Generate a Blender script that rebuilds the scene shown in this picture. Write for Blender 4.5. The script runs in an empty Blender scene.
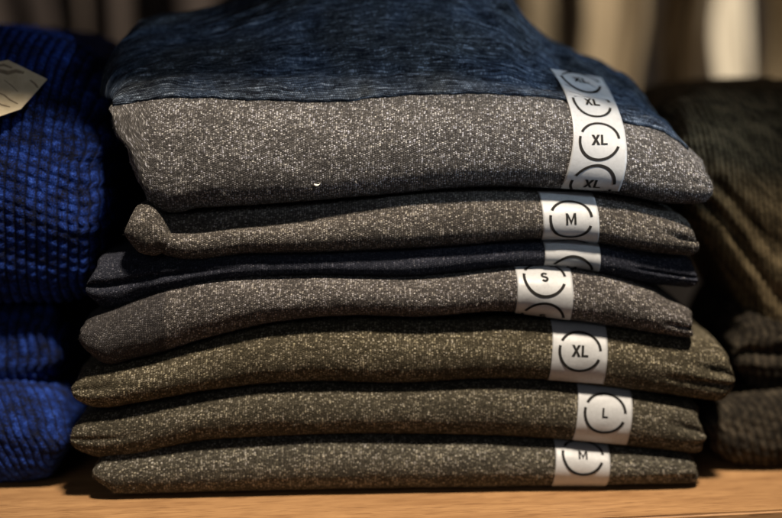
import bpy, bmesh, math, random
import numpy as np
from mathutils import Vector, noise
from mathutils.bvhtree import BVHTree

random.seed(7)
scene = bpy.context.scene
col = scene.collection

# ------------------------------------------------------------------ camera
PITCH = math.radians(8.5)
FPX = 1455.0                       # focal length in photo pixels (782 wide)
CAM = Vector((0.0, -0.80, 0.256))
cp, sp = math.cos(PITCH), math.sin(PITCH)

def ray(px, py):
    u, v = px - 391.0, py - 259.0
    return Vector((u, cp * FPX - sp * v, -sp * FPX - cp * v))

def at_y(px, py, y):
    d = ray(px, py); t = (y - CAM.y) / d.y
    return CAM + d * t

def at_ground(px, py):
    d = ray(px, py); t = -CAM.z / d.z
    return CAM + d * t

cam_d = bpy.data.cameras.new('camera')
cam = bpy.data.objects.new('camera', cam_d); col.objects.link(cam)
cam.location = CAM
cam.rotation_euler = (math.radians(90) - PITCH, 0, 0)
cam_d.sensor_width = 36.0
cam_d.lens = FPX / 782 * 36.0
cam_d.clip_start = 0.02; cam_d.clip_end = 50
cam_d.dof.use_dof = True
cam_d.dof.focus_distance = 0.795
cam_d.dof.aperture_fstop = 2.3
scene.camera = cam

# ------------------------------------------------------------------ node helpers
class NT:
    def __init__(s, name):
        s.m = bpy.data.materials.new(name); s.m.use_nodes = True
        s.t = s.m.node_tree; s.b = s.t.nodes['Principled BSDF']
    def n(s, typ, **kw):
        nd = s.t.nodes.new(typ)
        for k, v in kw.items(): setattr(nd, k, v)
        return nd
    def link(s, a, b): s.t.links.new(a, b)
    def put(s, sock, v):
        if isinstance(v, bpy.types.NodeSocket): s.link(v, sock)
        else: sock.default_value = v
    def math(s, op, a, b=0.0, c=0.0, clamp=False):
        nd = s.n('ShaderNodeMath', operation=op, use_clamp=clamp)
        s.put(nd.inputs[0], a); s.put(nd.inputs[1], b); s.put(nd.inputs[2], c)
        return nd.outputs[0]
    def comb(s, x, y, z=0.0):
        nd = s.n('ShaderNodeCombineXYZ')
        s.put(nd.inputs[0], x); s.put(nd.inputs[1], y); s.put(nd.inputs[2], z)
        return nd.outputs[0]
    def noise(s, vec, scale=1.0, detail=2.0, rough=0.5, dist=0.0):
        nd = s.n('ShaderNodeTexNoise'); s.link(vec, nd.inputs['Vector'])
        nd.inputs['Scale'].default_value = scale; nd.inputs['Detail'].default_value = detail
        nd.inputs['Roughness'].default_value = rough; nd.inputs['Distortion'].default_value = dist
        return nd.outputs['Fac']
    def white(s, vec):
        nd = s.n('ShaderNodeTexWhiteNoise', noise_dimensions='3D'); s.link(vec, nd.inputs['Vector'])
        return nd.outputs['Value']
    def mapr(s, v, a, b, c=0.0, d=1.0, smooth=False):
        nd = s.n('ShaderNodeMapRange', interpolation_type='SMOOTHSTEP' if smooth else 'LINEAR')
        s.put(nd.inputs[0], v)
        for i, q in enumerate((a, b, c, d)): nd.inputs[i + 1].default_value = q
        return nd.outputs[0]
    def mix(s, f, a, b):
        nd = s.n('ShaderNodeMix', data_type='RGBA'); s.put(nd.inputs[0], f)
        for i, v in ((6, a), (7, b)):
            if isinstance(v, bpy.types.NodeSocket): s.link(v, nd.inputs[i])
            else: nd.inputs[i].default_value = (*v, 1)
        return nd.outputs[2]
    def uv(s):
        tc = s.n('ShaderNodeTexCoord'); sx = s.n('ShaderNodeSeparateXYZ')
        s.link(tc.outputs['UV'], sx.inputs[0])
        return sx.outputs[0], sx.outputs[1]
    def bump(s, h, strength, dist):
        nd = s.n('ShaderNodeBump'); s.link(h, nd.inputs['Height'])
        nd.inputs['Strength'].default_value = strength; nd.inputs['Distance'].default_value = dist
        s.link(nd.outputs[0], s.b.inputs['Normal'])
    def fin(s, colr, rough=0.95, spec=0.15, sheen=0.0, sheen_tint=(1, 1, 1)):
        s.put(s.b.inputs['Base Color'], colr if isinstance(colr, bpy.types.NodeSocket) else (*colr, 1))
        s.put(s.b.inputs['Roughness'], rough)
        s.b.inputs['Specular IOR Level'].default_value = spec
        s.b.inputs['Sheen Weight'].default_value = sheen
        s.b.inputs['Sheen Roughness'].default_value = 0.5
        s.b.inputs['Sheen Tint'].default_value = (*sheen_tint, 1)
        return s.m

def marl(name, dark, mid, light, thr=0.5, seed=0.0, panel=None, su=0.00126, sv=0.00098, tilt=0.0, gold=None, contrast=1.0):
    """Fine flat knit of dark yarn twisted with pale flecks."""
    t = NT(name); u, v = t.uv()
    uw = t.math('ADD', u, t.math('MULTIPLY', t.math('SUBTRACT', t.noise(t.comb(u, v, seed), 160, 2), 0.5), 0.0024))
    vw = t.math('ADD', v, t.math('MULTIPLY', t.math('SUBTRACT', t.noise(t.comb(u, v, seed + 9), 150, 2), 0.5), 0.0024))
    cu = t.math('DIVIDE', uw, su)
    iu0 = t.math('FLOOR', cu)
    cv = t.math('ADD', t.math('DIVIDE', vw, sv), t.math('MULTIPLY', t.math('MODULO', iu0, 2.0), 0.5))
    iu, iv = iu0, t.math('FLOOR', cv)
    fu = t.math('SUBTRACT', cu, iu); fv = t.math('SUBTRACT', cv, iv)
    r = t.white(t.comb(iu, iv, seed))
    # fleck runs: a yarn stays pale for a few stitches, along the row or down the column
    r2 = t.noise(t.comb(t.math('MULTIPLY', iu, 0.33), t.math('MULTIPLY', iv, 0.85), seed + 3), 1.0, 2, 0.7)
    r3 = t.noise(t.comb(t.math('MULTIPLY', iu, 0.9), t.math('MULTIPLY', iv, 0.22), seed + 5), 1.0, 1, 0.6)
    big = t.noise(t.comb(t.math('MULTIPLY', u, 0.6), t.math('MULTIPLY', v, 1.4), seed + 7), 55, 3, 0.6)
    f = t.math('ADD', t.math('ADD', t.math('MULTIPLY', r, 0.42), t.math('MULTIPLY', r2, 0.55)),
               t.math('ADD', t.math('MULTIPLY', r3, 0.38), t.math('MULTIPLY', big, 0.26)))
    f = t.mapr(f, thr + 0.425 - 0.20 / contrast, thr + 0.425 + 0.20 / contrast)
    # stitch loop: bright domed centre, dark gap round it
    du = t.math('ABSOLUTE', t.math('SUBTRACT', fu, 0.5)); dv = t.math('ABSOLUTE', t.math('SUBTRACT', fv, 0.5))
    loop = t.mapr(t.math('ADD', t.math('MULTIPLY', du, du), t.math('MULTIPLY', t.math('MULTIPLY', dv, dv), 0.8)), 0.02, 0.26, 1.0, 0.0, True)
    fine = t.noise(t.comb(u, v, seed), 2600, 2, 0.6)
    hair = t.noise(t.comb(t.math('MULTIPLY', u, 1.0), t.math('MULTIPLY', v, 2.5), seed + 2), 1300, 2, 0.6, 1.0)
    a = t.math('MULTIPLY', f, t.mapr(loop, 0, 1, 0.35, 1.0))
    soft = t.noise(t.comb(t.math('MULTIPLY', u, 1.25), vw, seed + 11), 900, 3, 0.75)
    a = t.math('ADD', t.math('MULTIPLY', a, 0.62), t.math('MULTIPLY', t.math('SUBTRACT', soft, 0.36), t.mapr(big, 0.3, 0.65, 1.05, 1.5)))
    tone = t.noise(t.comb(u, v, seed + 21), 420, 2, 0.6)
    light2 = (light[0] * 0.82, light[1] * 0.86, light[2] * 1.12)
    c = t.mix(t.mapr(a, 0.0, 0.5), dark, mid)
    c = t.mix(t.math('MULTIPLY', t.mapr(a, 0.42, 0.95), t.mapr(fine, 0.3, 0.6)), c, t.mix(t.mapr(tone, 0.4, 0.6), light, light2))
    c = t.mix(t.mapr(hair, 0.6, 0.8, 0, 0.35), c, mid)
    if gold: c = t.mix(t.math('MULTIPLY', t.mapr(r, 0.86, 0.9), t.mapr(big, 0.45, 0.6)), c, gold)
    if panel:      # a darker marl panel knitted into the end of the garment
        edge = t.math('ADD', u, t.math('MULTIPLY', t.math('SUBTRACT', t.noise(t.comb(u, v, 4), 90, 2), 0.5), 0.006))
        c = t.mix(t.mapr(edge, panel - 0.0012, panel + 0.0012, 0.70, 0.0), c, tuple(q * 1.5 for q in dark))
    h = t.math('ADD', t.math('MULTIPLY', loop, 0.75), t.math('MULTIPLY', fine, 0.35))
    h = t.math('ADD', h, t.math('MULTIPLY', hair, 0.3))
    h = t.math('ADD', h, t.math('MULTIPLY', big, 0.8))
    t.bump(h, 0.9, 0.0006)
    return t.fin(c, 0.95, 0.1, 0.25, mid)

def slub(name, dark, mid, light, seed=0.0):
    """Slubby jersey: short dashes of pale and blue yarn along the courses, stitch by stitch."""
    t = NT(name); u, v = t.uv()
    vw = t.math('ADD', v, t.math('MULTIPLY', t.math('SUBTRACT', t.noise(t.comb(u, v, seed), 70, 2), 0.5), 0.004))
    uw = t.math('ADD', u, t.math('MULTIPLY', t.math('SUBTRACT', t.noise(t.comb(u, v, seed + 5), 160, 2), 0.5), 0.003))
    cu = t.math('DIVIDE', uw, 0.0012); cv = t.math('DIVIDE', vw, 0.0009)
    iv = t.math('FLOOR', cv); cu = t.math('ADD', cu, t.math('MULTIPLY', t.math('MODULO', iv, 2.0), 0.5)); iu = t.math('FLOOR', cu)
    fu = t.math('ABSOLUTE', t.math('SUBTRACT', t.math('SUBTRACT', cu, iu), 0.5)); fv = t.math('ABSOLUTE', t.math('SUBTRACT', t.math('SUBTRACT', cv, iv), 0.5))
    loop = t.mapr(t.math('ADD', t.math('MULTIPLY', t.math('MULTIPLY', fu, fu), 0.6), t.math('MULTIPLY', fv, fv)), 0.02, 0.25, 1.0, 0.0, True)
    run = t.noise(t.comb(t.math('MULTIPLY', iu, 0.10), t.math('MULTIPLY', iv, 0.85), seed), 1, 2, 0.65)
    r = t.white(t.comb(iu, iv, seed))
    big = t.noise(t.comb(t.math('MULTIPLY', u, 0.5), v, seed + 6), 60, 3, 0.6)
    a = t.math('ADD', t.math('ADD', t.math('MULTIPLY', run, 0.95), t.math('MULTIPLY', r, 0.16)), t.math('MULTIPLY', big, 0.30))
    a = t.math('MULTIPLY', a, t.mapr(loop, 0, 1, 0.8, 1.0))
    hue = t.noise(t.comb(u, v, seed + 14), 24, 2, 0.5)
    c = t.mix(t.mapr(a, 0.50, 0.70), dark, t.mix(t.mapr(hue, 0.4, 0.6), mid, (mid[0] * 1.05, mid[1] * 0.85, mid[2] * 0.62)))
    c = t.mix(t.mapr(a, 0.72, 0.90), c, light)
    h = t.math('ADD', t.math('MULTIPLY', loop, 0.6), t.math('MULTIPLY', run, 1.4))
    t.bump(h, 0.9, 0.0008)
    return t.fin(c, 0.95, 0.08, 0.15, mid)

def rib(name, dark, mid, light, seed=0.0, thr=0.5):
    """Chunky yarn; the ribs themselves are modelled in the mesh."""
    t = NT(name); u, v = t.uv()
    y = t.noise(t.comb(t.math('MULTIPLY', u, 1.6), v, seed), 760, 3, 0.7, 0.4)
    run = t.noise(t.comb(t.math('MULTIPLY', u, 110), t.math('MULTIPLY', v, 130), seed), 1, 2, 0.6)
    st = t.n('ShaderNodeTexVoronoi'); t.link(t.comb(t.math('MULTIPLY', u, 1.0), t.math('MULTIPLY', v, 1.3), 0), st.inputs['Vector'])
    st.inputs['Scale'].default_value = 760
    patch = t.noise(t.comb(t.math('MULTIPLY', u, 0.5), v, seed + 3), 70, 2, 0.6)
    a = t.math('ADD', t.math('MULTIPLY', y, 0.6), t.math('ADD', t.math('MULTIPLY', run, 0.4), t.math('MULTIPLY', patch, 0.25)))
    c = t.mix(t.mapr(a, thr - 0.02, thr + 0.14), dark, mid)
    c = t.mix(t.mapr(a, thr + 0.12, thr + 0.26), c, light)
    # shade between the cords, painted into the yarn colour by the groove attribute
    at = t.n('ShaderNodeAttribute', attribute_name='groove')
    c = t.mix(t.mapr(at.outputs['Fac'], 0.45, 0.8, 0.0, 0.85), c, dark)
    t.bump(t.math('ADD', t.math('MULTIPLY', st.outputs['Distance'], -0.9), t.math('MULTIPLY', y, 0.8)), 0.7, 0.0005)
    return t.fin(c, 0.95, 0.1, 0.2, mid)

def plain(name, c1, c2, scale=60, rough=0.9, spec=0.2, bump=0.0, stretch=(1, 1, 1)):
    t = NT(name); tc = t.n('ShaderNodeTexCoord'); mp = t.n('ShaderNodeMapping')
    mp.inputs['Scale'].default_value = stretch; t.link(tc.outputs['Object'], mp.inputs[0])
    nz = t.noise(mp.outputs[0], scale, 3, 0.6)
    c = t.mix(t.mapr(nz, 0.3, 0.7), c1, c2)
    if bump: t.bump(nz, 0.6, bump)
    return t.fin(c, rough, spec)

# ------------------------------------------------------------------ object helpers
def mesh_obj(name, verts, faces, mat, parent=None, uvs=None, smooth=True, attr=None):
    me = bpy.data.meshes.new(name)
    me.from_pydata([tuple(v) for v in verts], [], faces); me.update()
    if smooth: me.polygons.foreach_set('use_smooth', [True] * len(me.polygons))
    if uvs is not None:
        ul = me.uv_layers.new(name='UVMap')
        idx = np.zeros(len(me.loops), dtype=np.int32); me.loops.foreach_get('vertex_index', idx)
        ul.data.foreach_set('uv', np.asarray(uvs)[idx].astype(np.float32).ravel())
    if attr is not None:
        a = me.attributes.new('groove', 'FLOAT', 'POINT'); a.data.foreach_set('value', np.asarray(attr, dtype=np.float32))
    me.materials.append(mat)
    o = bpy.data.objects.new(name, me); col.objects.link(o)
    if parent:
        o.parent = parent; o.matrix_parent_inverse = parent.matrix_world.inverted()
    return o

def thing(name, label, cat, loc, group=None):
    o = bpy.data.objects.new(name, None); col.objects.link(o)
    o.empty_display_size = 0.05
    o.location = loc; o['label'] = label; o['category'] = cat
    if group: o['group'] = group
    bpy.context.view_layer.update()
    return o

def smoothstep(a, b, x):
    t = np.clip((x - a) / (b - a), 0, 1); return t * t * (3 - 2 * t)

def curve(pts, x):
    """Smooth monotone-ish interpolation of pixel polyline."""
    P = np.array(sorted(pts), float)
    xs, ys = P[:, 0], P[:, 1]
    if len(xs) == 2: return np.interp(x, xs, ys)
    m = np.gradient(ys, xs)
    i = np.clip(np.searchsorted(xs, x) - 1, 0, len(xs) - 2)
    h = xs[i + 1] - xs[i]; t = np.clip((x - xs[i]) / h, 0, 1)
    return ((2*t**3 - 3*t**2 + 1) * ys[i] + (t**3 - 2*t**2 + t) * h * m[i]
            + (-2*t**3 + 3*t**2) * ys[i+1] + (t**3 - t**2) * h * m[i+1])

YAW = 0.06
def ynose(x, Y0, yaw): return Y0 + yaw * (x + 0.0)

def section(zb, zt, w, at, ab, nt, nb, D, NF, NT_, back=0.02):
    """closed folded section: list of (y, z, s) starting at the back bottom, over the nose, to the back top"""
    zn = zb + (zt - zb) * w
    K = 90
    ph = np.linspace(-math.pi / 2, 0, K)
    yb = ab * (1 - np.abs(np.cos(ph)) ** (2 / nb)); zb_ = zn - (zn - zb) * np.abs(np.sin(ph)) ** (2 / nb)
    ph = np.linspace(0, math.pi / 2, K)[1:]
    yt = at * (1 - np.abs(np.cos(ph)) ** (2 / nt)); zt_ = zn + (zt - zn) * np.abs(np.sin(ph)) ** (2 / nt)
    fy = np.concatenate([yb, yt]); fz = np.concatenate([zb_, zt_])
    L = np.concatenate([[0], np.cumsum(np.hypot(np.diff(fy), np.diff(fz)))])
    s0 = L[K - 1]
    q = np.linspace(0, L[-1], NF)
    y = np.interp(q, L, fy); z = np.interp(q, L, fz); s = q - s0
    # top run, back curve, bottom run
    h = (zt - zb) / 2; zc = (zt + zb) / 2; br = min(back, h * 1.2)
    ty = np.linspace(at, D - br, NT_ + 1)[1:]; tz = np.full(NT_, zt)
    a = np.linspace(math.pi / 2, -math.pi / 2, 14)[1:-1]
    by = D - br + br * np.cos(a); bz = zc + h * np.sin(a)
    uy = np.linspace(D - br, ab, NT_ + 2)[:-1]; uz = np.full(len(uy), zb)
    Y = np.concatenate([y, ty, by, uy]); Z = np.concatenate([z, tz, bz, uz])
    st = s[-1] + (ty - at); sb_ = st[-1] + np.arange(1, len(by) + 1) * 0.003
    su = s[0] - (uy - ab)
    S = np.concatenate([s, st, sb_, su])
    return Y, Z, S

def slab(name, top, bot, mat, parent, Y0=0.0, yaw=YAW, D=0.24, w=0.45, at=0.02, ab=0.016, nt=2.0, nb=2.0,
         NF=64, nx=220, wr=0.0012, seed=0, r=None, creases=(), ribs=None, uvrot=0.0, zmin=0.0008, rl=None, rr=None,
         lean=0.0, endpow=3.6, fuzz=0, rag=1.0):
    xl = min(p[0] for p in top + bot); xr = max(p[0] for p in top + bot)
    # world ends
    def wx(px):
        x = 0
        for _ in range(4): x = at_y(px, 300, ynose(x, Y0, yaw)).x
        return x
    X0, X1 = wx(xl), wx(xr)
    hm = np.median([(curve(bot, p) - curve(top, p)) for p in np.linspace(xl, xr, 9)]) * 0.00055
    dr_ = min(hm * 0.36, 0.018)
    R0 = rl if rl else (r if r else dr_); R1 = rr if rr else (r if r else dr_)
    dxm = (X1 - X0) / nx
    a = np.linspace(0.05, math.pi / 2, max(14, int(R0 / dxm * 1.3))); b_ = np.linspace(0.05, math.pi / 2, max(14, int(R1 / dxm * 1.3)))
    xa = X0 + R0 * (1 - np.cos(a)); xb = (X1 - R1 * (1 - np.cos(b_)))[::-1]
    xm = np.linspace(xa[-1], xb[0], nx)[1:-1]
    xs = np.concatenate([xa, xm, xb])
    V = []; UV = []; G = []
    ncol = len(xs); uacc = 0
    arcu = X0 * 1.0
    rows = None; prevx = None
    for i, x in enumerate(xs):
        d0 = (x - X0) / R0; d1 = (X1 - x) / R1
        e = 1.0
        if d0 < 1: e = (1 - (1 - d0) ** endpow) ** (1 / endpow)
        if d1 < 1: e = (1 - (1 - d1) ** endpow) ** (1 / endpow)
        yn = ynose(x, Y0, yaw)
        k = FPX / 782 * 782 / 1.0
        # pixel column of this x at that depth
        px = 391 + x / ((yn - CAM.y)) * FPX * (cp + 0.0) / 1.0 / 1.0
        px = 391 + x * FPX / (((yn - CAM.y)) * cp + (CAM.z - 0.13) * sp)
        px = min(max(px, xl), xr)
        tp, bp_ = float(curve(top, px)), float(curve(bot, px))
        zt = at_y(px, tp, yn).z; zb = at_y(px, bp_, yn).z
        zb = max(zb, zmin); zt = max(zt, zb + 0.001)
        zc = zb + (zt - zb) * 0.45
        zt_e = zc + (zt - zc) * e; zb_e = zc + (zb - zc) * e
        rec = (R0 if d0 < 1 else R1) * (1 - e) * 0.9
        Yc, Zc, Sc = section(zb_e, zt_e, w, at * (0.35 + 0.65 * e), ab * (0.35 + 0.65 * e), nt, nb, D - rec * 2, NF, 10)
        if prevx is not None: arcu += math.hypot(x - prevx[0], rec - prevx[1])
        prevx = (x, rec)
        n = len(Yc)
        for j in range(n):
            y, z, s = Yc[j], Zc[j], Sc[j]
            vn = 0 if zt_e - zb_e < 1e-5 else (z - zc) / max(zt_e - zb_e, 1e-5) * 2
            front = j < NF + 4 or j > n - 4
            dn = 0; g = 0
            # normal of the section by differences
            ja, jb = (j - 1) % n, (j + 1) % n
            ty_, tz_ = Yc[jb] - Yc[ja], Zc[jb] - Zc[ja]
            L = math.hypot(ty_, tz_) or 1
            ny, nz = -tz_ / L, ty_ / L
            nzv = noise.noise(Vector((x * 14 + seed * 3.1, s * 34, seed))) + 0.5 * noise.noise(Vector((x * 37, s * 75 + seed, seed * 2.0)))
            nz3 = noise.noise(Vector((x * 160, s * 240, seed + 5.0)))
            side = abs(nz) ** 2
            dn = wr * nzv * (1 - 0.6 * side) + 0.00025 * nz3
            for (vc, wd, dep, xa_, xb_) in creases:
                xf = smoothstep(xa_, xb_, px) if xa_ < xb_ else 1 - smoothstep(xb_, xa_, px)
                wob = vc + 0.08 * noise.noise(Vector((x * 30, seed, 3)))
                dn -= dep * xf * math.exp(-((vn - wob) / wd) ** 2) * max(0, -ny)
            uu = arcu * 1.0; ss = s
            if ribs:
                pu, pv, amp, rot, rot2 = ribs
                ur = uu * math.cos(rot) + ss * math.sin(rot); vr = uu * math.sin(rot2) + ss * math.cos(rot2)
                ur += 0.0010 * noise.noise(Vector((uu * 40, ss * 40, seed)))
                vr += 0.0012 * noise.noise(Vector((uu * 50, ss * 50, seed + 2)))
                a1 = abs(math.sin(math.pi * ur / pu)); a2 = abs(math.sin(math.pi * vr / pv)) if pv else 1
                a2 = 0.5 + 0.5 * a2 if pv else 1
                b = (a1 ** 0.7) * (a2 ** 0.8)
                dn += amp * (b - 0.6)
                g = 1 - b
            near = max(0, 1 - min(x - X0, X1 - x) / 0.03) ** 0.7
            sg = -1 if x - X0 < X1 - x else 1
            xo = rag * sg * near * (0.0045 * noise.noise(Vector((seed * 3.3 + sg, y * 22, z * 95))) + 0.0010 * noise.noise(Vector((seed + sg * 5, y * 60, z * 210))))
            V.append((x + xo, yn + rec + y + ny * dn + lean * (z - zb), z + nz * dn))
            UV.append((uu, ss)); G.append(g)
    n = len(Yc)
    F = []
    for i in range(ncol - 1):
        for j in range(n):
            jn = (j + 1) % n
            F.append((i * n + j, (i + 1) * n + j, (i + 1) * n + jn, i * n + jn))
    for base in (0, (ncol - 1) * n):
        c = np.mean(np.array(V[base:base + n]), axis=0); V.append(tuple(c)); UV.append(UV[base + NF // 2]); G.append(0)
        ci = len(V) - 1
        for j in range(n):
            jn = (j + 1) % n
            F.append((ci, base + j, base + jn) if base == 0 else (ci, base + jn, base + j))
    # loose surface fibres standing off the yarn
    if fuzz:
        rnd = random.Random(seed)
        for q in range(fuzz):
            i = rnd.randrange(2, ncol - 2); j = rnd.randrange(int(NF * 0.15), NF + 2)
            p = Vector(V[i * n + j]); p2 = Vector(V[(i + 1) * n + j]); p3 = Vector(V[i * n + j + 1])
            p = p.lerp(p2, rnd.random()).lerp(p3, rnd.random() * 0.5)
            du_, dv_ = (p2 - Vector(V[i * n + j])).normalized(), (p3 - Vector(V[i * n + j])).normalized()
            nn = dv_.cross(du_).normalized()
            if nn.y > 0 and j < NF * 0.7: nn = -nn
            dr = (nn * rnd.uniform(0.3, 1.0) + du_ * rnd.uniform(-1, 1) + dv_ * rnd.uniform(-1, 1)).normalized()
            ln = rnd.uniform(0.0006, 0.0019); bd = (du_ * rnd.uniform(-1, 1) + dv_ * rnd.uniform(-1, 1)) * ln * 0.4
            sd = dr.cross(Vector((0.1, 1, 0.1))).normalized() * 0.00004
            a0, a1_, a2_ = p, p + dr * ln * 0.5 + bd * 0.3, p + dr * ln + bd
            b0 = len(V); V += [tuple(a0 - sd), tuple(a0 + sd), tuple(a1_ + sd), tuple(a1_ - sd), tuple(a2_)]
            uvp = UV[i * n + j]; UV += [uvp] * 5; G += [0] * 5
            F.append((b0, b0 + 1, b0 + 2, b0 + 3)); F.append((b0 + 3, b0 + 2, b0 + 4))
    o = mesh_obj(name, V, F, mat, parent, UV, True, G)
    o['_nb'] = 0; del o['_nb']
    body = (V[:ncol * n], [f for f in F if max(f) < ncol * n])
    return o, body

# ------------------------------------------------------------------ materials
M = {}
M['grey_top'] = marl('grey_marl_knit', (0.016, 0.015, 0.016), (0.112, 0.103, 0.095), (0.88, 0.84, 0.76), 0.44, 1.0)
M['grey_m'] = marl('warm_grey_marl_knit', (0.014, 0.013, 0.013), (0.095, 0.083, 0.07), (0.72, 0.65, 0.52), 0.45, 2.0)
M['black'] = marl('charcoal_marl_knit', (0.006, 0.007, 0.012), (0.036, 0.038, 0.050), (0.22, 0.21, 0.21), 0.53, 3.0)
M['grey_s'] = marl('ash_marl_knit', (0.014, 0.013, 0.014), (0.10, 0.088, 0.078), (0.74, 0.68, 0.58), 0.44, 4.0, panel=-0.121)
M['olive1'] = marl('olive_marl_knit', (0.012, 0.010, 0.006), (0.094, 0.079, 0.051), (0.72, 0.62, 0.40), 0.46, 5.0, su=0.00138)
M['olive2'] = marl('dark_olive_marl_knit', (0.011, 0.010, 0.007), (0.084, 0.072, 0.050), (0.66, 0.58, 0.40), 0.47, 6.0, su=0.00138)
M['olive3'] = marl('khaki_grey_marl_knit', (0.012, 0.011, 0.010), (0.092, 0.082, 0.060), (0.74, 0.67, 0.50), 0.46, 7.0, su=0.00138)
M['yoke'] = slub('blue_slub_jersey', (0.010, 0.012, 0.018), (0.050, 0.072, 0.112), (0.20, 0.24, 0.30), 1.0)
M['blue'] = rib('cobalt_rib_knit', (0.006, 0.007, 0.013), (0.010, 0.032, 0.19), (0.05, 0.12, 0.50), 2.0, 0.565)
M['khaki'] = rib('brown_olive_rib_knit', (0.010, 0.008, 0.005), (0.052, 0.038, 0.019), (0.19, 0.145, 0.08), 5.0, 0.46)
M['brown'] = rib('dark_brown_rib_knit', (0.007, 0.006, 0.005), (0.020, 0.016, 0.011), (0.08, 0.065, 0.045), 8.0, 0.5)

t = NT('matt_white_plastic_film')
tc = t.n('ShaderNodeTexCoord'); nz = t.noise(tc.outputs['Object'], 500, 3, 0.6)
nz2 = t.noise(tc.outputs['Object'], 90, 2, 0.5)
c = t.mix(t.mapr(nz, 0.35, 0.7, 0, 0.5), (0.39, 0.39, 0.39), (0.31, 0.31, 0.305))
t.bump(t.math('ADD', t.math('MULTIPLY', nz, 0.3), nz2), 0.5, 0.0005)
M['film'] = t.fin(c, 0.42, 0.45)
M['ink'] = plain('black_print', (0.015, 0.014, 0.013), (0.02, 0.018, 0.016), 900, 0.8, 0.08)
M['paper'] = plain('beige_card', (0.66, 0.56, 0.38), (0.54, 0.44, 0.28), 140, 0.6, 0.3, 0.0003)
M['lint'] = plain('white_lint', (0.8, 0.78, 0.72), (0.7, 0.68, 0.62), 400)

t = NT('oiled_beech_wood')
tc = t.n('ShaderNodeTexCoord'); mp = t.n('ShaderNodeMapping'); mp.inputs['Scale'].default_value = (1, 9, 9)
t.link(tc.outputs['Object'], mp.inputs[0])
g1 = t.noise(mp.outputs[0], 9, 5, 0.6, 0.7)
mp2 = t.n('ShaderNodeMapping'); mp2.inputs['Scale'].default_value = (10, 160, 160); t.link(tc.outputs['Object'], mp2.inputs[0])
g2 = t.noise(mp2.outputs[0], 6, 3, 0.6, 0.2)
mp3 = t.n('ShaderNodeMapping'); mp3.inputs['Scale'].default_value = (30, 520, 520); t.link(tc.outputs['Object'], mp3.inputs[0])
g3 = t.noise(mp3.outputs[0], 1.5, 2, 0.6)
c = t.mix(t.mapr(g1, 0.3, 0.7), (0.41, 0.23, 0.10), (0.25, 0.128, 0.052))
c = t.mix(t.mapr(g2, 0.48, 0.68, 0, 0.75), c, (0.20, 0.10, 0.04))
c = t.mix(t.mapr(g3, 0.56, 0.64, 0, 0.75), c, (0.15, 0.07, 0.028))
t.bump(t.math('ADD', g2, g3), 0.25, 0.0004)
M['wood'] = t.fin(c, 0.5, 0.35)

# ------------------------------------------------------------------ geodesic strips
class Walker:
    def __init__(s, bodies):
        V = []; F = []
        for v, f in bodies:
            b = len(V); V += [Vector(q) for q in v]; F += [tuple(i + b for i in ff) for ff in f]
        s.bvh = BVHTree.FromPolygons(V, F)
    def hit(s, px, py):
        d = ray(px, py).normalized()
        loc, n, i, dist = s.bvh.ray_cast(CAM, d)
        return loc, n
    def near(s, p):
        # average over a few samples to bridge small steps
        loc, n, i, d = s.bvh.find_nearest(p)
        return loc, n
    def nrm(s, p, d):
        if (s.c(p)).dot(d) < 0: pass

def out_n(n, p):
    return n if n.dot(CAM - p) > 0 or True else -n

def build_strip(walker, start, ang, up, down, width, curv=0.0, orient=None):
    """Walk a film strip over the cloth from the point seen at start, up and down (metres)."""
    p0, n0 = walker.hit(*start)
    if n0.dot(CAM - p0) < 0: flip = -1
    else: flip = 1
    # initial downward direction, leaning by ang
    def tang(d, n): return (d - n * d.dot(n)).normalized()
    n0 = n0 * flip
    down_dir = tang(Vector((math.sin(ang), 0, -math.cos(ang))), n0)
    step = 0.0006
    def go(direction, length, cv):
        P = [p0]; N = [n0]; T = [direction]; p, n, d = p0, n0, direction
        for i in range(int(length / step)):
            q = p + d * step
            loc, nn = walker.near(q)
            nn = nn * flip
            if nn.dot(n) < 0: nn = -nn if nn.dot(n) < -0.6 else nn
            nn = (n * 0.88 + nn * 0.12).normalized()
            d2 = tang(d, nn)
            side = nn.cross(d2)
            d2 = (d2 + side * cv * step).normalized()
            p, n, d = loc, nn, d2
            P.append(p); N.append(n); T.append(d)
        return P, N, T
    Pd, Nd, Td = go(down_dir, down, curv)
    Pu, Nu, Tu = go(-down_dir, up, curv)
    P = Pu[::-1][:-1] + Pd; N = Nu[::-1][:-1] + Nd; T = [-q for q in Tu[::-1][:-1]] + Td
    b0 = -(len(Pu) - 1) * step
    # smooth centre line (film bridges small steps)
    Pn = np.array([tuple(q) for q in P]); Nn = np.array([tuple(q) for q in N]); Tn = np.array([tuple(q) for q in T])
    def sm(A, k):
        B = np.pad(A, ((k, k), (0, 0)), mode='edge'); ker = np.ones(2 * k + 1) / (2 * k + 1)
        out = np.stack([np.convolve(B[:, c_], ker, 'valid') for c_ in range(3)], 1)
        return out
    Ns = sm(Nn, 5)
    Ts = sm(Tn, 4)
    def f(a, b, off):
        i = (b - b0) / step; i = min(max(i, 0), len(P) - 1.001); k = int(i); fr = i - k
        p = Vector(Pn[k] * (1 - fr) + Pn[k + 1] * fr); n = Vector(Ns[k]).lerp(Vector(Ns[k + 1]), fr).normalized(); tt = Vector(Ts[k]).lerp(Vector(Ts[k + 1]), fr).normalized()
        A = n.cross(tt).normalized()
        q = p + A * a
        loc, nn = walker.near(q)
        h = (loc - q).dot(n)
        h = max(-0.004, min(0.004, h))
        return q + n * (h + off) 
    return f, b0, down

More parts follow.
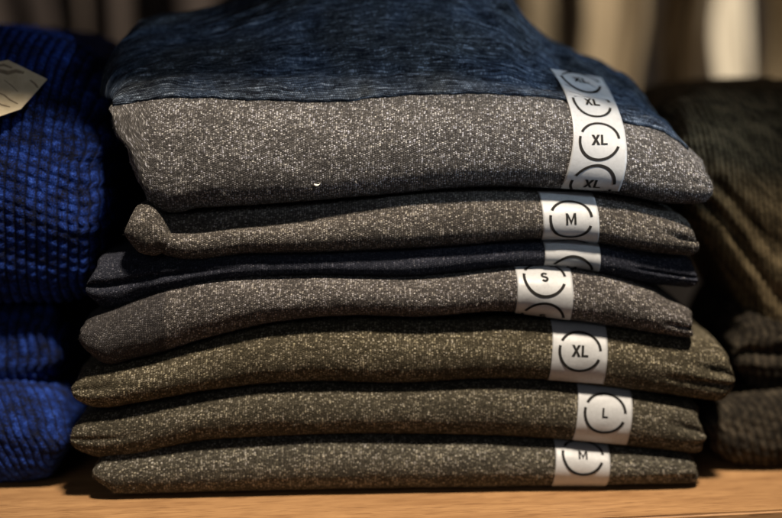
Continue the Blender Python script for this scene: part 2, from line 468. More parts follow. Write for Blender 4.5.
def film(f, b0, b1, width, parent, thick=0.00012, off=0.00028, relax=6, wk=None):
    na = 26; nb = max(8, int((b1 - b0) / 0.0007))
    H = {}
    V = []; F = []
    for k in range(nb + 1):
        b = b0 + (b1 - b0) * k / nb
        for i in range(na + 1):
            a = -width / 2 + width * i / na
            V.append(f(a, b, off))
    # relax a little so the film reads stiffer than the knit
    A = np.array([tuple(v) for v in V]).reshape(nb + 1, na + 1, 3)
    for _ in range(relax):
        B = A.copy(); B[1:-1] = (A[:-2] + A[2:] + 2 * A[1:-1]) / 4
        C = B.copy(); C[:, 1:-1] = (B[:, :-2] + B[:, 2:] + 2 * B[:, 1:-1]) / 4
        A = C
    if wk:
        for rep in range(3):
            for k in range(nb + 1):
                for i in range(na + 1):
                    p = Vector(A[k, i]); d = p - CAM; Ld = d.length; d.normalize()
                    loc, n, fi, dist = wk.bvh.ray_cast(CAM, d)
                    if loc is not None and dist - 0.0003 < Ld: A[k, i] = CAM + d * (dist - 0.0003)
            for _ in range(3):
                B = A.copy(); B[1:-1] = (A[:-2] + A[2:] + 2 * A[1:-1]) / 4
                C = B.copy(); C[:, 1:-1] = (B[:, :-2] + B[:, 2:] + 2 * B[:, 1:-1]) / 4
                A = C
    A0 = A.reshape(-1, 3)
    # offset copy for thickness
    du = np.gradient(A, axis=1); dv = np.gradient(A, axis=0)
    nrm = np.cross(dv, du); nrm /= np.linalg.norm(nrm, axis=2, keepdims=True) + 1e-12
    cen = A.mean(axis=(0, 1)); 
    if np.dot(nrm.mean(axis=(0, 1)), np.array(CAM) - cen) < 0: nrm = -nrm
    A = A + nrm * 0.0002
    top = (A + nrm * thick).reshape(-1, 3); W = na + 1
    n0 = len(A0); V = [tuple(v) for v in top] + [tuple(v) for v in A.reshape(-1, 3)]
    for k in range(nb):
        for i in range(na):
            a, b, c_, d = k * W + i, k * W + i + 1, (k + 1) * W + i + 1, (k + 1) * W + i
            F.append((a, d, c_, b)); F.append((a + n0, b + n0, c_ + n0, d + n0))
    for k in range(nb):
        a, d = k * W, (k + 1) * W; F.append((a, a + n0, d + n0, d))
        a, d = k * W + na, (k + 1) * W + na; F.append((a, d, d + n0, a + n0))
    for i in range(na):
        a, b = i, i + 1; F.append((a, b, b + n0, a + n0))
        a, b = nb * W + i, nb * W + i + 1; F.append((a, a + n0, b + n0, b))
    o = mesh_obj('size_strip', V, F, M['film'], parent)
    T = (A + nrm * (thick + 0.00022))
    def g(a, b):
        x = (a + width / 2) / width * na; y = (b - b0) / (b1 - b0) * nb
        if x < 0 or x > na or y < 0 or y > nb: return None
        i, k = min(int(x), na - 1), min(int(y), nb - 1); fx, fy = x - i, y - k
        q = T[k, i] * (1 - fx) * (1 - fy) + T[k, i + 1] * fx * (1 - fy) + T[k + 1, i] * (1 - fx) * fy + T[k + 1, i + 1] * fx * fy
        return tuple(q)
    return o, g

def glyphs(txt, size):
    """block letters as flat quads; size = cap height"""
    bw = 0.22; V = []; F = []
    def quad(p0, p1, p2, p3, n=6, m=2):
        b = len(V)
        for i in range(n + 1):
            for j in range(m + 1):
                s_, t_ = i / n, j / m
                V.append(tuple((p0[c] * (1 - t_) + p1[c] * t_) * (1 - s_) + (p3[c] * (1 - t_) + p2[c] * t_) * s_ for c in (0, 1)))
        for i in range(n):
            for j in range(m):
                a = b + i * (m + 1) + j; F.append((a, a + 1, a + m + 2, a + m + 1))
    x = 0
    for ch in txt:
        if ch == 'L':
            quad((x, 0), (x + bw, 0), (x + bw, 1), (x, 1)); quad((x + bw, 0), (x + bw, .17), (x + .62, .17), (x + .62, 0)); x += .62 + .12
        elif ch == 'M':
            quad((x, 0), (x + bw * .9, 0), (x + bw * .9, 1), (x, 1)); quad((x + .92 - bw * .9, 0), (x + .92, 0), (x + .92, 1), (x + .92 - bw * .9, 1))
            quad((x + bw * .9, 1), (x + bw * .9, .62), (x + .46, .0), (x + .46, .36)); quad((x + .46, .36), (x + .46, .0), (x + .92 - bw * .9, .62), (x + .92 - bw * .9, 1)); x += .92 + .12
        elif ch == 'X':
            w_ = .80; h_ = bw * 1.18
            quad((x, 0), (x + h_, 0), (x + w_, 1), (x + w_ - h_, 1), 8); 
            quad((x + w_ - h_, 0), (x + w_, 0), (x + w_ / 2 + h_ / 2 + .0, .5), (x + w_ / 2, .5 - .13), 4); quad((x + w_ / 2 - h_ / 2, .5), (x + w_ / 2, .5 + .13), (x + h_, 1), (x, 1), 4); x += w_ + .06
        elif ch == 'S':
            pts = []
            for k in range(11): a = math.radians(30 + 240 * k / 10); pts.append((x + .33 + .24 * math.cos(a), .71 + .20 * math.sin(a)))
            for k in range(1, 11): a = math.radians(90 - 240 * k / 10); pts.append((x + .33 + .24 * math.cos(a), .29 + .20 * math.sin(a)))
            b = len(V)
            for k, p in enumerate(pts):
                q0, q1 = pts[max(k - 1, 0)], pts[min(k + 1, len(pts) - 1)]
                dx, dy = q1[0] - q0[0], q1[1] - q0[1]; l_ = math.hypot(dx, dy); ox, oy_ = -dy / l_ * bw * .5, dx / l_ * bw * .5
                V.append((p[0] - ox, p[1] - oy_)); V.append((p[0] + ox, p[1] + oy_))
            for k in range(len(pts) - 1): F.append((b + 2 * k, b + 2 * k + 1, b + 2 * k + 3, b + 2 * k + 2))
            x += .66 + .1
    xs = [v[0] for v in V]; cx = (min(xs) + max(xs)) / 2
    return [((v[0] - cx) * size, (v[1] - .5) * size) for v in V], F

def print_marks(g, parent, txt, centres, R=0.0116, lw=0.0016, size=0.0064, gaps=((-20, 4), (152, 168))):
    """ring broken by gaps and the size letters, as thin ink on the film"""
    V = []; F = []
    def add(vs, fs):
        idx = {}
        for k, (a, b) in enumerate(vs):
            q = g(a, b)
            if q is not None: idx[k] = len(V); V.append(q)
        for f in fs:
            if all(i in idx for i in f): F.append(tuple(idx[i] for i in f))
    for bc in centres:
        n = 120; vs = []; fs = []
        for i in range(n + 1):
            th = 2 * math.pi * i / n
            tap = 1.0
            for rr in (R - lw / 2, R, R + lw / 2): vs.append((rr * math.cos(th), bc - rr * math.sin(th)))
        for i in range(n):
            deg = (360 * (i + .5) / n + 180) % 360 - 180
            if any(a <= deg <= b for a, b in gaps): continue
            for q in (0, 1):
                fs.append((i * 3 + q, i * 3 + q + 1, i * 3 + q + 4, i * 3 + q + 3))
        add(vs, fs)
        gv, gf = glyphs(txt, size)
        add([(x, bc - y) for x, y in gv], gf)
    return mesh_obj('size_print', V, F, M['ink'], parent, smooth=False)

def strip_on(parent, bodies, start, ang, up, down, txt, centres, curv=0.0, width=0.0315, **kw):
    wk = Walker(bodies)
    f, b0, b1 = build_strip(wk, start, ang, up, down, width, curv)
    o, g = film(f, -up, down, width, parent)
    print_marks(g, o, txt, centres, **kw)
    return o

# ------------------------------------------------------------------ the middle stack (traced seams, photo pixels -> real places)
seam = [(113, 106), (150, 99), (250, 99), (330, 101), (400, 95), (520, 95), (560, 99), (600, 116), (640, 125), (668, 134), (690, 152), (711, 172)]
g1_top = [(x, y - 8) for x, y in seam]
g1_bot = [(113, 118), (124, 148), (136, 180), (146, 204), (156, 212), (200, 211), (300, 204), (400, 196), (480, 190), (560, 191), (620, 197), (670, 206), (711, 207)]
GR = 'folded garments stacked in the middle of the shelf'
LOC = (0.0, 0.02, 0.0)

g7 = thing('folded_garment', 'grey brown marl folded garment with size M strip, bottom of the middle stack', 'garment', (0, 0.02, 0.0), GR)
o7, b7 = slab('folded_body', [(89, 457), (120, 453), (150, 450), (260, 441), (400, 440), (550, 445), (620, 451), (705, 459)],
     [(89, 488), (104, 500), (200, 499), (300, 498), (400, 497), (500, 495), (600, 492), (705, 489)], M['olive3'], g7, Y0=-0.002, w=0.5, at=0.016, seed=7, creases=[(-0.3, 0.22, 0.003, 640, 700)], rl=0.009, fuzz=5000)
g6 = thing('folded_garment', 'dark olive marl folded garment with the size L strip, second from the bottom', 'garment', (0, 0.02, 0.035), GR)
o6, b6 = slab('folded_body', [(65, 424), (80, 418), (110, 415), (150, 407), (260, 390), (400, 388), (550, 385), (620, 392), (710, 413)],
     [(65, 456), (80, 462), (112, 462), (200, 446), (270, 442), (400, 440), (560, 445), (620, 451), (710, 461)], M['olive2'], g6, Y0=-0.003, w=0.5, at=0.018, seed=6, creases=[(0.35, 0.2, 0.004, 660, 700), (-0.35, 0.15, 0.002, 690, 706), (0.1, 0.14, 0.0015, 150, 80)], fuzz=5000)
g5 = thing('folded_garment', 'olive marl folded garment with an XL strip, widest of the middle stack', 'garment', (0, 0.02, 0.06), GR)
o5, b5 = slab('folded_body', [(67, 377), (90, 370), (130, 364), (200, 345), (260, 331), (350, 323), (450, 325), (550, 325), (600, 328), (690, 340), (738, 352)],
     [(67, 408), (90, 413), (130, 408), (200, 396), (300, 387), (400, 389), (500, 384), (550, 386), (640, 396), (738, 408)], M['olive1'], g5, Y0=-0.004, w=0.45, at=0.02, seed=5, creases=[(0.3, 0.2, 0.005, 690, 722), (-0.25, 0.16, 0.0035, 640, 730), (0.2, 0.15, 0.002, 130, 75)], fuzz=5000)
g4 = thing('folded_garment', 'light grey marl folded garment with a size S strip and a dark left end', 'garment', (0, 0.02, 0.095), GR)
o4, b4 = slab('folded_body', [(74, 325), (90, 318), (120, 306), (165, 289), (200, 282), (300, 277), (400, 279), (450, 277), (520, 269), (575, 270), (640, 286), (696, 312)],
     [(74, 335), (83, 354), (97, 368), (130, 364), (200, 344), (260, 330), (350, 320), (420, 321), (510, 316), (560, 323), (620, 331), (696, 343)], M['grey_s'], g4, Y0=-0.006, w=0.45, at=0.022, seed=4, creases=[(-0.15, 0.2, 0.003, 655, 692)], fuzz=5000)
g3 = thing('folded_garment', 'near black charcoal folded garment between the M and S ones, a bare strip end showing', 'garment', (0, 0.02, 0.115), GR)
o3, b3 = slab('folded_body', [(88, 262), (110, 258), (160, 255), (250, 254), (400, 250), (500, 243), (560, 240), (620, 246), (697, 262)],
     [(88, 310), (105, 314), (150, 300), (200, 288), (300, 279), (400, 281), (520, 271), (575, 272), (640, 286), (697, 292)], M['black'], g3, Y0=0.001, w=0.45, at=0.018, seed=3, creases=[(0.1, 0.15, 0.005, 260, 120), (0.0, 0.1, 0.003, 620, 680)], fuzz=2500)
g2 = thing('folded_garment', 'warm grey marl folded garment with a size M strip, second from the top', 'garment', (0, 0.02, 0.135), GR)
o2, b2 = slab('folded_body', [(136, 222), (155, 215), (200, 212), (300, 206), (400, 197), (480, 191), (560, 191), (620, 198), (660, 208), (698, 222)],
     [(136, 246), (155, 257), (250, 257), (350, 255), (450, 250), (540, 243), (600, 247), (650, 256), (698, 260)], M['grey_m'], g2, Y0=-0.004, w=0.35, at=0.028, seed=2, creases=[(0.8, 0.4, 0.016, 430, 190), (0.15, 0.16, 0.006, 655, 688)], fuzz=5000)
slab('rolled_sleeve', [(123, 222), (131, 210), (143, 205), (155, 210), (170, 230)], [(123, 246), (134, 255), (150, 259), (170, 257)], M['grey_m'], g2, Y0=-0.009, D=0.12, w=0.5,
     at=0.014, ab=0.012, seed=12, nx=60, r=0.011, fuzz=300, rag=0.0, endpow=2.1, wr=0.0006)
g1 = thing('folded_garment', 'grey marl folded garment with blue crinkled yoke and long XL strip, topmost', 'garment', (0, 0.02, 0.16), GR)
P1 = dict(Y0=-0.005, w=0.30, at=0.042, ab=0.016, nt=2.0, nb=2.2)
o1, b1 = slab('grey_panel', g1_top, g1_bot, M['grey_top'], g1, seed=1, NF=90, nx=260, creases=[(-0.1, 0.1, 0.0015, 670, 700)], rl=0.006, rr=0.016, fuzz=9000, wr=0.001, **P1)

# blue yoke: a crinkled sheet rising from the seam over the bulk folded inside
def yoke():
    sil = [(88, 92), (100, 60), (120, 38), (145, 22), (180, 14), (230, 0), (300, -28), (400, -40), (470, -32), (515, -12), (540, 22), (565, 46), (600, 60), (640, 78), (668, 106), (690, 150), (700, 165)]
    xsL = 113; xsR = 688
    nx = 300
    V = []; UV = []
    wk = Walker([b1])
    cols = []
    for i in range(nx + 1):
        tt = i / nx
        px = xsL + (xsR - xsL) * tt
        sy = float(curve(seam, px))
        loc, nn = wk.hit(px, sy)
        if loc is None: loc = at_y(px, sy, -0.008)
        cols.append(Vector(loc))
    L = 0.105
    nd = 190
    for i in range(nx + 1):
        tt = i / nx; c0 = cols[i]
        px = xsL + (xsR - xsL) * tt
        pxs = px
        zt = at_y(px, float(curve(sil, px)), c0.y + 0.075).z
        H = max(zt - c0.z, 0.001)
        el = min(1, tt / 0.05); er = min(1, (1 - tt) / 0.03)
        edge = math.sqrt(max(0, 1 - (1 - el) ** 2)) * math.sqrt(max(0, 1 - (1 - er) ** 2))
        for j in range(nd + 1):
            q = j / nd
            if j < 6:      # lip: rolls out from under itself
                a = -math.pi / 2 + (j / 6) * math.pi * 0.75
                jz = 0.0009 * noise.noise(Vector((px * 0.05, 3, 1))) + 0.0004 * noise.noise(Vector((px * 0.2, 8, 1))); y = c0.y - 0.0006 - 0.0013 * math.cos(a) * (0.3 + 0.7 * edge) + jz; z = c0.z + 0.0013 * math.sin(a) + 0.0008 + jz; d = 0; s = j * 0.0004 - 0.0024
                x = c0.x
            else:
                d = (j - 6) / (nd - 6) * 0.17
                rise = H * (1 - (1 - min(d / L, 1)) ** 2.0)
                rise *= 0.15 + 0.85 * edge
                back = smoothstep(L * 1.05, 0.17, d)
                z = c0.z + 0.0021 + rise - back * (rise + 0.02)
                y = c0.y - 0.0008 + d
                lft = (1 - smoothstep(0.0, 0.18, tt)) * -0.016 * smoothstep(0.0, 0.05, d)
                x = c0.x + lft
                s = d * 1.25
                # gathers: lateral ridges following the slope; draping folds on the right shoulder
                k = min(1, d / 0.006)
                g = noise.noise(Vector((x * 30, s * 300 + 0.4 * math.sin(x * 30), 1.5))) * 0.0030
                g += noise.noise(Vector((x * 70, s * 520, 4.5))) * 0.0010
                dr = smoothstep(0.50, 0.75, tt)
                g += dr * noise.noise(Vector((x * 60 + s * 45, s * 40 - x * 25, 7.7))) * 0.0055
                g += (1 - 0.5 * dr) * noise.noise(Vector((x * 12, s * 60, 2.2))) * 0.0028
                z += g * k * 0.8; y -= g * k * 0.6
            V.append((x, y, z)); UV.append((x, s))
    W = nd + 1
    F = [(i * W + j, (i + 1) * W + j, (i + 1) * W + j + 1, i * W + j + 1) for i in range(nx) for j in range(nd)]
    body = (list(V), list(F))
    # underside, closing the sheet into a solid
    n0 = len(V)
    base = []
    for i in range(nx + 1):
        a = V[i * W]; b = V[i * W + nd]
        V.append((a[0], a[1] + 0.004, a[2] - 0.001)); UV.append(UV[i * W]); V.append((b[0], b[1], b[2] - 0.01)); UV.append(UV[i * W + nd])
    for i in range(nx):
        F.append((n0 + 2 * i, n0 + 2 * i + 1, n0 + 2 * i + 3, n0 + 2 * i + 2))
        F.append((i * W, n0 + 2 * i, n0 + 2 * i + 2, (i + 1) * W)); F.append((i * W + nd, (i + 1) * W + nd, n0 + 2 * i + 3, n0 + 2 * i + 1))
    for i in (0, nx):
        F.append(tuple([i * W + j for j in range(W)] + [n0 + 2 * i + 1, n0 + 2 * i]))
    o = mesh_obj('blue_yoke', V, F, M['yoke'], g1, UV)
    return o, body
oy, by = yoke()

# strips (film) with rings and letters
def laid_strip(parent, bodies, left, right, txt, marks, width=0.0315, **kw):
    wk = Walker(bodies)
    L = np.array(left, float); Rr = np.array(right, float); nb = 150; na = 26
    q = np.linspace(0, 1, nb + 1); ql = np.linspace(0, 1, len(L)); qr = np.linspace(0, 1, len(Rr))
    def cv(P, qs): return np.stack([curve(list(zip(qs, P[:, 0])), q), curve(list(zip(qs, P[:, 1])), q)], 1)
    l, r = cv(L, ql), cv(Rr, qr)
    A = np.zeros((nb + 1, na + 1, 3)); last = None
    for k in range(nb + 1):
        for i in range(na + 1):
            px = l[k] + (r[k] - l[k]) * i / na
            p, n = wk.hit(*px)
            if p is not None:
                last = p + (CAM - p).normalized() * 0.0002
            A[k, i] = last
    C = A[:, na // 2]; bl = np.concatenate([[0], np.cumsum(np.linalg.norm(np.diff(C, axis=0), axis=1))])
    # even out the spacing along the strip by metres
    tot = bl[-1]; qq = np.linspace(0, tot, nb + 1)
    B = np.stack([[np.interp(qq, bl, A[:, i, c_]) for c_ in range(3)] for i in range(na + 1)], 0).transpose(2, 0, 1)
    def f(a, b, off):
        x = (a + width / 2) / width * na; y = b / tot * nb
        i, k = min(int(x), na - 1), min(int(y), nb - 1); fx, fy = x - i, y - k
        p = B[k, i] * (1 - fx) * (1 - fy) + B[k, i + 1] * fx * (1 - fy) + B[k + 1, i] * (1 - fx) * fy + B[k + 1, i + 1] * fx * fy
        p = Vector(p); return p + (CAM - p).normalized() * off
    o, g = film(f, 0.0, tot, width, parent, off=0.0007, relax=30, wk=wk)
    cpx = (l + r) / 2
    cs = [float(np.interp(m_, cpx[:, 1], bl)) for m_ in marks]
    print('strip length', tot, cs)
    print_marks(g, o, txt, cs, **kw)
    return o
laid_strip(g1, [b1, by], [(550, 69), (560, 84), (567, 100), (572, 120), (573, 140), (570, 160), (566, 175), (561, 188)],
           [(601, 78), (609, 91), (616, 105), (622, 121), (626, 140), (627, 160), (624, 178), (619, 191)], 'XL', [80, 101, 140, 184])
strip_on(g2, [b2], (571, 219), math.radians(1), 0.022, 0.022, 'M', [0.0, 0.027])
strip_on(g3, [b3], (573, 255), math.radians(-2), 0.016, 0.014, 'M', [0.0125])
strip_on(g4, [b4], (545, 282), math.radians(-4), 0.02, 0.028, 'S', [-0.003, 0.0245], size=0.0062)
strip_on(g5, [b5], (580, 351), math.radians(-4), 0.022, 0.022, 'XL', [0.0])
strip_on(g6, [b6], (605, 413), math.radians(-5), 0.022, 0.022, 'L', [0.0], size=0.0054)
strip_on(g7, [b7], (583, 464), math.radians(-4), 0.02, 0.02, 'M', [-0.0055], size=0.0057)

# a small curl of lint on the top garment
wk = Walker([b1]); p, n = wk.hit(317, 184)
pts = [p + Vector((0.0016 * math.cos(a), -0.0005, 0.0012 * math.sin(a) + 0.0004)) for a in np.linspace(-2.9, 0.1, 9)]
V = []; F = []
for k, q in enumerate(pts):
    for m_ in range(6):
        a = m_ * math.pi / 3; r_ = 0.0005 * (0.5 + math.sin(math.pi * (k + .5) / 9))
        V.append((q.x + r_ * math.cos(a) * 0.6, q.y + r_ * math.sin(a), q.z + r_ * math.cos(a) * 0.8))
for k in range(8):
    for m_ in range(6): F.append((k * 6 + m_, k * 6 + (m_ + 1) % 6, (k + 1) * 6 + (m_ + 1) % 6, (k + 1) * 6 + m_))
F += [tuple(range(6)), tuple(range(48, 54))]
o = mesh_obj('lint_curl', V, F, M['lint']); o['label'] = 'tiny white curl of lint clinging to the top grey garment'; o['category'] = 'lint'

# ------------------------------------------------------------------ left stack: cobalt ribbed knits
GL = 'blue ribbed knits stacked on the left'
RB = (0.0058, 0.0060, 0.0028, -0.06, 0.30)
l3 = thing('folded_sweater', 'blue ribbed knit at the bottom of the left stack, on the wood', 'sweater', (-0.25, 0.06, 0), GL)
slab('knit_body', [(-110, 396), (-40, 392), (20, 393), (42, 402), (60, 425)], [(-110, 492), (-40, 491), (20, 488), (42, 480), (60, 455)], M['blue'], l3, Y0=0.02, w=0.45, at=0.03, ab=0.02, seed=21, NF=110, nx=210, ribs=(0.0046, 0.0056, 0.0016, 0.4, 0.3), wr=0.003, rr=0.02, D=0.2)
l2 = thing('folded_sweater', 'blue ribbed knit with upright cords, middle of the left stack', 'sweater', (-0.25, 0.06, 0.05), GL)
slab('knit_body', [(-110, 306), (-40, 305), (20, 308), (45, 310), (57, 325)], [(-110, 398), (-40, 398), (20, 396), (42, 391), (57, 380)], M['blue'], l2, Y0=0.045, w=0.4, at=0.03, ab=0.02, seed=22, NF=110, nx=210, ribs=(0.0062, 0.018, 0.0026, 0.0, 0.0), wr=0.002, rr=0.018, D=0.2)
l1 = thing('folded_sweater', 'large cobalt blue ribbed knit with a beige paper tag, top of the left stack', 'sweater', (-0.25, 0.06, 0.1), GL)
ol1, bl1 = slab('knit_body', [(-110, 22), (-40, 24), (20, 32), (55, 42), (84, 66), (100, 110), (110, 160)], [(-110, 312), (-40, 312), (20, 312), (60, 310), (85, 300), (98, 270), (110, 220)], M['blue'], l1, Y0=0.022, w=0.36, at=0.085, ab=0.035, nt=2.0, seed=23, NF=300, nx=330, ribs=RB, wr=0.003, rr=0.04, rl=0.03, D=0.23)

# beige paper tag lying on it
wk = Walker([bl1])
def tag_board():
    corners = [(-22, 66), (8, 60), (47, 79), (21, 109), (-8, 119), (-30, 96)]
    V = []; 
    for (x, y) in corners:
        p, n = wk.hit(x, y); V.append(p)
    c = sum(V, Vector()) / len(V)
    # best-fit plane facing up and out
    nrm = Vector((0.12, -0.72, 0.68)).normalized()
    top = []
    for (x, y) in corners:
        d = ray(x, y); tt = (c + nrm * 0.006 - CAM).dot(nrm) / d.dot(nrm); top.append(CAM + d * tt)
    n = len(top)
    Vv = [tuple(p) for p in top] + [tuple(p - nrm * 0.0006) for p in top]
    F = [tuple(range(n)), tuple(range(2 * n - 1, n - 1, -1))] + [(i, i + n, (i + 1) % n + n, (i + 1) % n) for i in range(n)]
    o = mesh_obj('paper_tag', Vv, F, M['paper'], l1, smooth=False)
    # scribbled marks
    V = []; F = []
    def stroke(pts, w):
        q = []
        for (x, y) in pts:
            d = ray(x, y); tt = (c + nrm * 0.00615 - CAM).dot(nrm) / d.dot(nrm); q.append(CAM + d * tt)
        b = len(V)
        for i, p in enumerate(q):
            dd = (q[min(i + 1, len(q) - 1)] - q[max(i - 1, 0)]).normalized(); s_ = nrm.cross(dd) * w * (0.4 + 0.6 * math.sin(math.pi * (i + 0.5) / len(q)))
            V.append(tuple(p - s_)); V.append(tuple(p + s_))
        for i in range(len(q) - 1): F.append((b + 2 * i, b + 2 * i + 1, b + 2 * i + 3, b + 2 * i + 2))
    stroke([(-12, 72), (0, 71), (8, 73), (16, 71), (24, 73)], 0.0016)
    stroke([(-6, 66), (4, 65), (12, 68)], 0.0009)
    stroke([(30, 80), (35, 84), (38, 88)], 0.0007)
    stroke([(-4, 92), (4, 95), (10, 100), (18, 104)], 0.0005)
    stroke([(-8, 100), (2, 105), (10, 107)], 0.0005)
    stroke([(4, 80), (12, 86), (18, 92)], 0.0003)
    mesh_obj('pencil_marks', V, F, plain('brown_ink', (0.20, 0.15, 0.10), (0.30, 0.23, 0.15), 300), o, smooth=False)
tag_board()

# ------------------------------------------------------------------ right stack: olive and brown knits
GRT = 'olive and brown knits stacked on the right'
r3 = thing('folded_sweater', 'dark brown ribbed knit at the bottom of the right stack, on the wood', 'sweater', (0.25, 0.1, 0), GRT)
slab('knit_body', [(712, 425), (722, 412), (745, 405), (800, 398), (850, 394)], [(712, 440), (730, 460), (765, 471), (800, 475), (850, 478)], M['brown'], r3, Y0=0.03, yaw=0.06, w=0.5, at=0.02, ab=0.015, seed=31, NF=80, nx=200, ribs=(0.005, 0.006, 0.0016, 0.3, 0.3), wr=0.003, rl=0.016, D=0.16)
r2 = thing('folded_sweater', 'dark brown ribbed knit, middle of the right stack under the draped one', 'sweater', (0.25, 0.1, 0.04), GRT)
slab('knit_body', [(741, 345), (750, 322), (775, 306), (810, 300), (850, 298)], [(741, 375), (752, 388), (775, 402), (810, 406), (850, 404)], M['brown'], r2, Y0=0.045, yaw=0.06, w=0.5, at=0.025, ab=0.02, seed=32, NF=90, nx=170, ribs=(0.005, 0.006, 0.0016, 0.1, 0.1), wr=0.003, rl=0.016, creases=[(0.1, 0.15, 0.006, 700, 705)], D=0.16)
r1 = thing('folded_sweater', 'large brown olive knit draped over the top of the right stack', 'sweater', (0.25, 0.1, 0.08), GRT)
slab('knit_body', [(668, 150), (680, 112), (705, 94), (740, 88), (782, 86), (850, 85)], [(668, 190), (690, 222), (725, 262), (752, 308), (782, 358), (830, 385), (850, 388)], M['khaki'], r1, Y0=0.055, yaw=0.0, w=0.42, at=0.09, ab=0.03, nt=2.0, seed=33, creases=[(-0.10, 0.12, 0.006, 640, 650), (-0.45, 0.10, 0.005, 640, 650)], NF=260, nx=480, ribs=(0.0034, None, 0.0007, 0.10, 0.0), wr=0.004, rl=0.03, D=0.2)

# ------------------------------------------------------------------ shelf boards (setting)
def board(name, x0, x1, yf, yb, z0, z1, mat, rotz=0.0):
    bm = bmesh.new()
    vs = [bm.verts.new(p) for p in ((x0, yf, z0), (x1, yf, z0), (x1, yb, z0), (x0, yb, z0), (x0, yf, z1), (x1, yf, z1), (x1, yb, z1), (x0, yb, z1))]
    for f in ((0, 3, 2, 1), (4, 5, 6, 7), (0, 1, 5, 4), (1, 2, 6, 5), (2, 3, 7, 6), (3, 0, 4, 7)): bm.faces.new([vs[i] for i in f])
    bmesh.ops.bevel(bm, geom=bm.edges[:], offset=0.0015, segments=3, affect='EDGES')
    me = bpy.data.meshes.new(name); bm.to_mesh(me); bm.free(); me.materials.append(mat)
    o = bpy.data.objects.new(name, me); col.objects.link(o); o.rotation_euler[2] = rotz; o['kind'] = 'structure'
    return o
e0 = at_ground(782, 510); e1 = at_ground(680, 517)
rz = math.atan2(e0.y - e1.y, e0.x - e1.x) * 0.7
sh = board('shelf', -0.9, 0.9, 0.0, 0.46, -0.025, 0.0, M['wood'])
sh.rotation_euler[2] = rz
sh.location = (e0.x, e0.y, 0)
up = board('upper_shelf', -0.9, 0.9, 0.0, 0.42, 0.0, 0.025, M['wood'], 0.03)
up.location = (0, -0.069, 0.42)

# ------------------------------------------------------------------ garments hanging behind
def hanging(name, px0, px1, Y, cols_, label, group, seed, amp=0.018, thick=0.05):
    mat = plain('hanging_cloth', cols_[0], cols_[1], 6, 0.95, 0.1, 0, (6, 1, 0.5))
    x0 = at_y(px0, 60, Y).x; x1 = at_y(px1, 60, Y).x
    nx, nz = 50, 30; V = []; F = []
    for side in (0, 1):
        for i in range(nx + 1):
            for k in range(nz + 1):
                tt = i / nx; zz = 0.06 + 0.74 * k / nz
                edge = math.sqrt(max(0, 1 - (2 * tt - 1) ** 4))
                sh_ = smoothstep(0.55, 0.8, zz) * 0.35
                x = (x0 + x1) / 2 + (x1 - x0) * (tt - 0.5) * (1 - sh_) + 0.022 * noise.noise(Vector((seed * 1.7 + tt, zz * 7, 1)))
                f = amp * math.sin(tt * 11 + seed + 3.0 * noise.noise(Vector((tt * 3, zz * 2, seed)))) + amp * 0.8 * noise.noise(Vector((tt * 7, zz * 6, seed)))
                y = Y + (-1 if side == 0 else 1) * (thick * edge) + f * edge
                V.append((x, y, zz))
    W = nz + 1; n0 = (nx + 1) * W
    for i in range(nx):
        for k in range(nz):
            a = i * W + k; F.append((a, a + W, a + W + 1, a + 1)); F.append((a + n0, a + n0 + 1, a + n0 + W + 1, a + n0 + W))
        F.append((i * W, i * W + n0, (i + 1) * W + n0, (i + 1) * W)); F.append((i * W + nz, (i + 1) * W + nz, (i + 1) * W + nz + n0, i * W + nz + n0))
    o = mesh_obj(name, V, F, mat)
    o['label'] = label; o['category'] = 'hanging garment'; o['group'] = group
    return o
GB = 'blurred garments hanging behind the shelf'
BR = ((0.028, 0.021, 0.018), (0.045, 0.034, 0.028))
TAN = ((0.26, 0.20, 0.125), (0.15, 0.11, 0.065)); PALE = ((0.50, 0.44, 0.34), (0.42, 0.36, 0.27)); KH = ((0.26, 0.20, 0.12), (0.17, 0.12, 0.07))
hanging('hanging_garment', -60, 62, 1.0, BR, 'dark brown blurred garment hanging behind the blue knits', GB, 1)
hanging('hanging_garment', 70, 150, 1.02, ((0.045, 0.034, 0.028), (0.06, 0.045, 0.035)), 'dim taupe blurred garment hanging behind the gap left of the middle stack', GB, 2)
hanging('hanging_garment', 158, 330, 1.0, BR, 'dark blurred garment hanging behind the left half of the blue yoke', GB, 3)
hanging('hanging_garment', 335, 505, 1.0, BR, 'dark blurred garment hanging behind the highest point of the blue yoke', GB, 4)
hanging('hanging_garment', 512, 642, 0.98, TAN, 'tan blurred garment hanging behind the right shoulder of the blue yoke', GB, 5, 0.02)
hanging('hanging_garment', 662, 694, 1.0, KH, 'narrow khaki blurred garment hanging beside the dark gap', GB, 6)
hanging('hanging_garment', 691, 747, 0.93, PALE, 'pale cream blurred garment hanging above the right stack', GB, 7, 0.006)
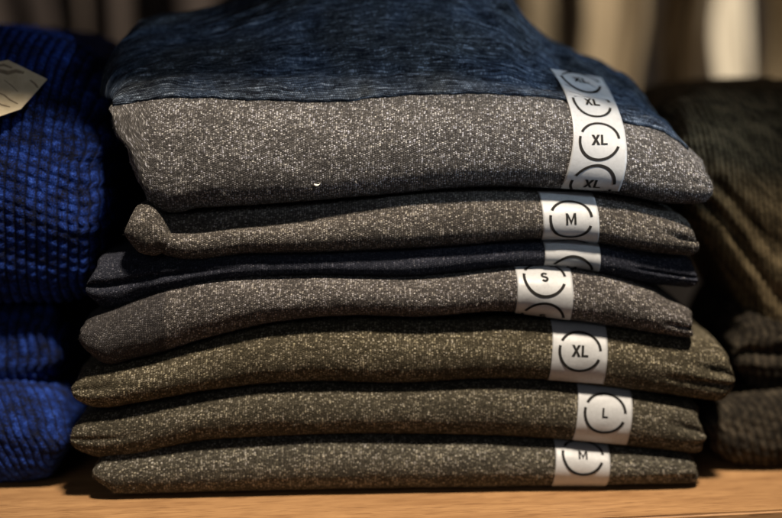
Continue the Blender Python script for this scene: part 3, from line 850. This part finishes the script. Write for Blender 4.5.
hanging('hanging_garment', 754, 850, 0.98, TAN, 'tan blurred garment hanging at the far right', GB, 8)

wall = board('back_wall', -3, 3, 1.5, 1.6, -1.5, 2.0, plain('dark_wall', (0.018, 0.014, 0.012), (0.025, 0.02, 0.016), 3))

# ------------------------------------------------------------------ light
w = bpy.data.worlds.new('World'); scene.world = w; w.use_nodes = True
w.node_tree.nodes['Background'].inputs[0].default_value = (0.75, 0.8, 1.0, 1)
w.node_tree.nodes['Background'].inputs[1].default_value = 0.032

def area(name, loc, target, power, size, colr, sy=None):
    l = bpy.data.lights.new(name, 'AREA'); l.energy = power; l.size = size; l.color = colr
    if sy: l.shape = 'RECTANGLE'; l.size_y = sy
    o = bpy.data.objects.new(name, l); col.objects.link(o); o.location = loc
    o.rotation_euler = (Vector(target) - Vector(loc)).to_track_quat('-Z', 'Y').to_euler()
    return o
def spot(name, loc, target, power, cone, blend, radius, colr):
    l = bpy.data.lights.new(name, 'SPOT'); l.energy = power; l.color = colr
    l.spot_size = math.radians(cone); l.spot_blend = blend; l.shadow_soft_size = radius
    o = bpy.data.objects.new(name, l); col.objects.link(o); o.location = loc
    o.rotation_euler = (Vector(target) - Vector(loc)).to_track_quat('-Z', 'Y').to_euler()
    return o
spot('ceiling_spot_lamp', (0.22, -0.65, 1.75), (0.05, -0.02, 0.16), 310, 30, 1.0, 0.1, (1.0, 0.87, 0.71))
area('front_fill_lamp', (-0.5, -2.2, 1.0), (0, 0, 0.1), 3.5, 0.8, (0.95, 0.95, 1.0))
spot('cool_side_lamp', (0.80, -0.35, 0.41), (0.09, 0.06, 0.255), 26, 19, 0.8, 0.05, (0.66, 0.82, 1.0))
area('rack_lamp', (0.75, 0.3, 1.4), (0.50, 1.0, 0.2), 62, 0.3, (1.0, 0.92, 0.80))

scene.view_settings.view_transform = 'Standard'
scene.view_settings.look = 'None'
scene.view_settings.exposure = 0
scene.view_settings.gamma = 1
scene.cycles.use_denoising = True
print('left ground y for 478:', at_ground(20, 478), 'right', at_ground(770, 470))
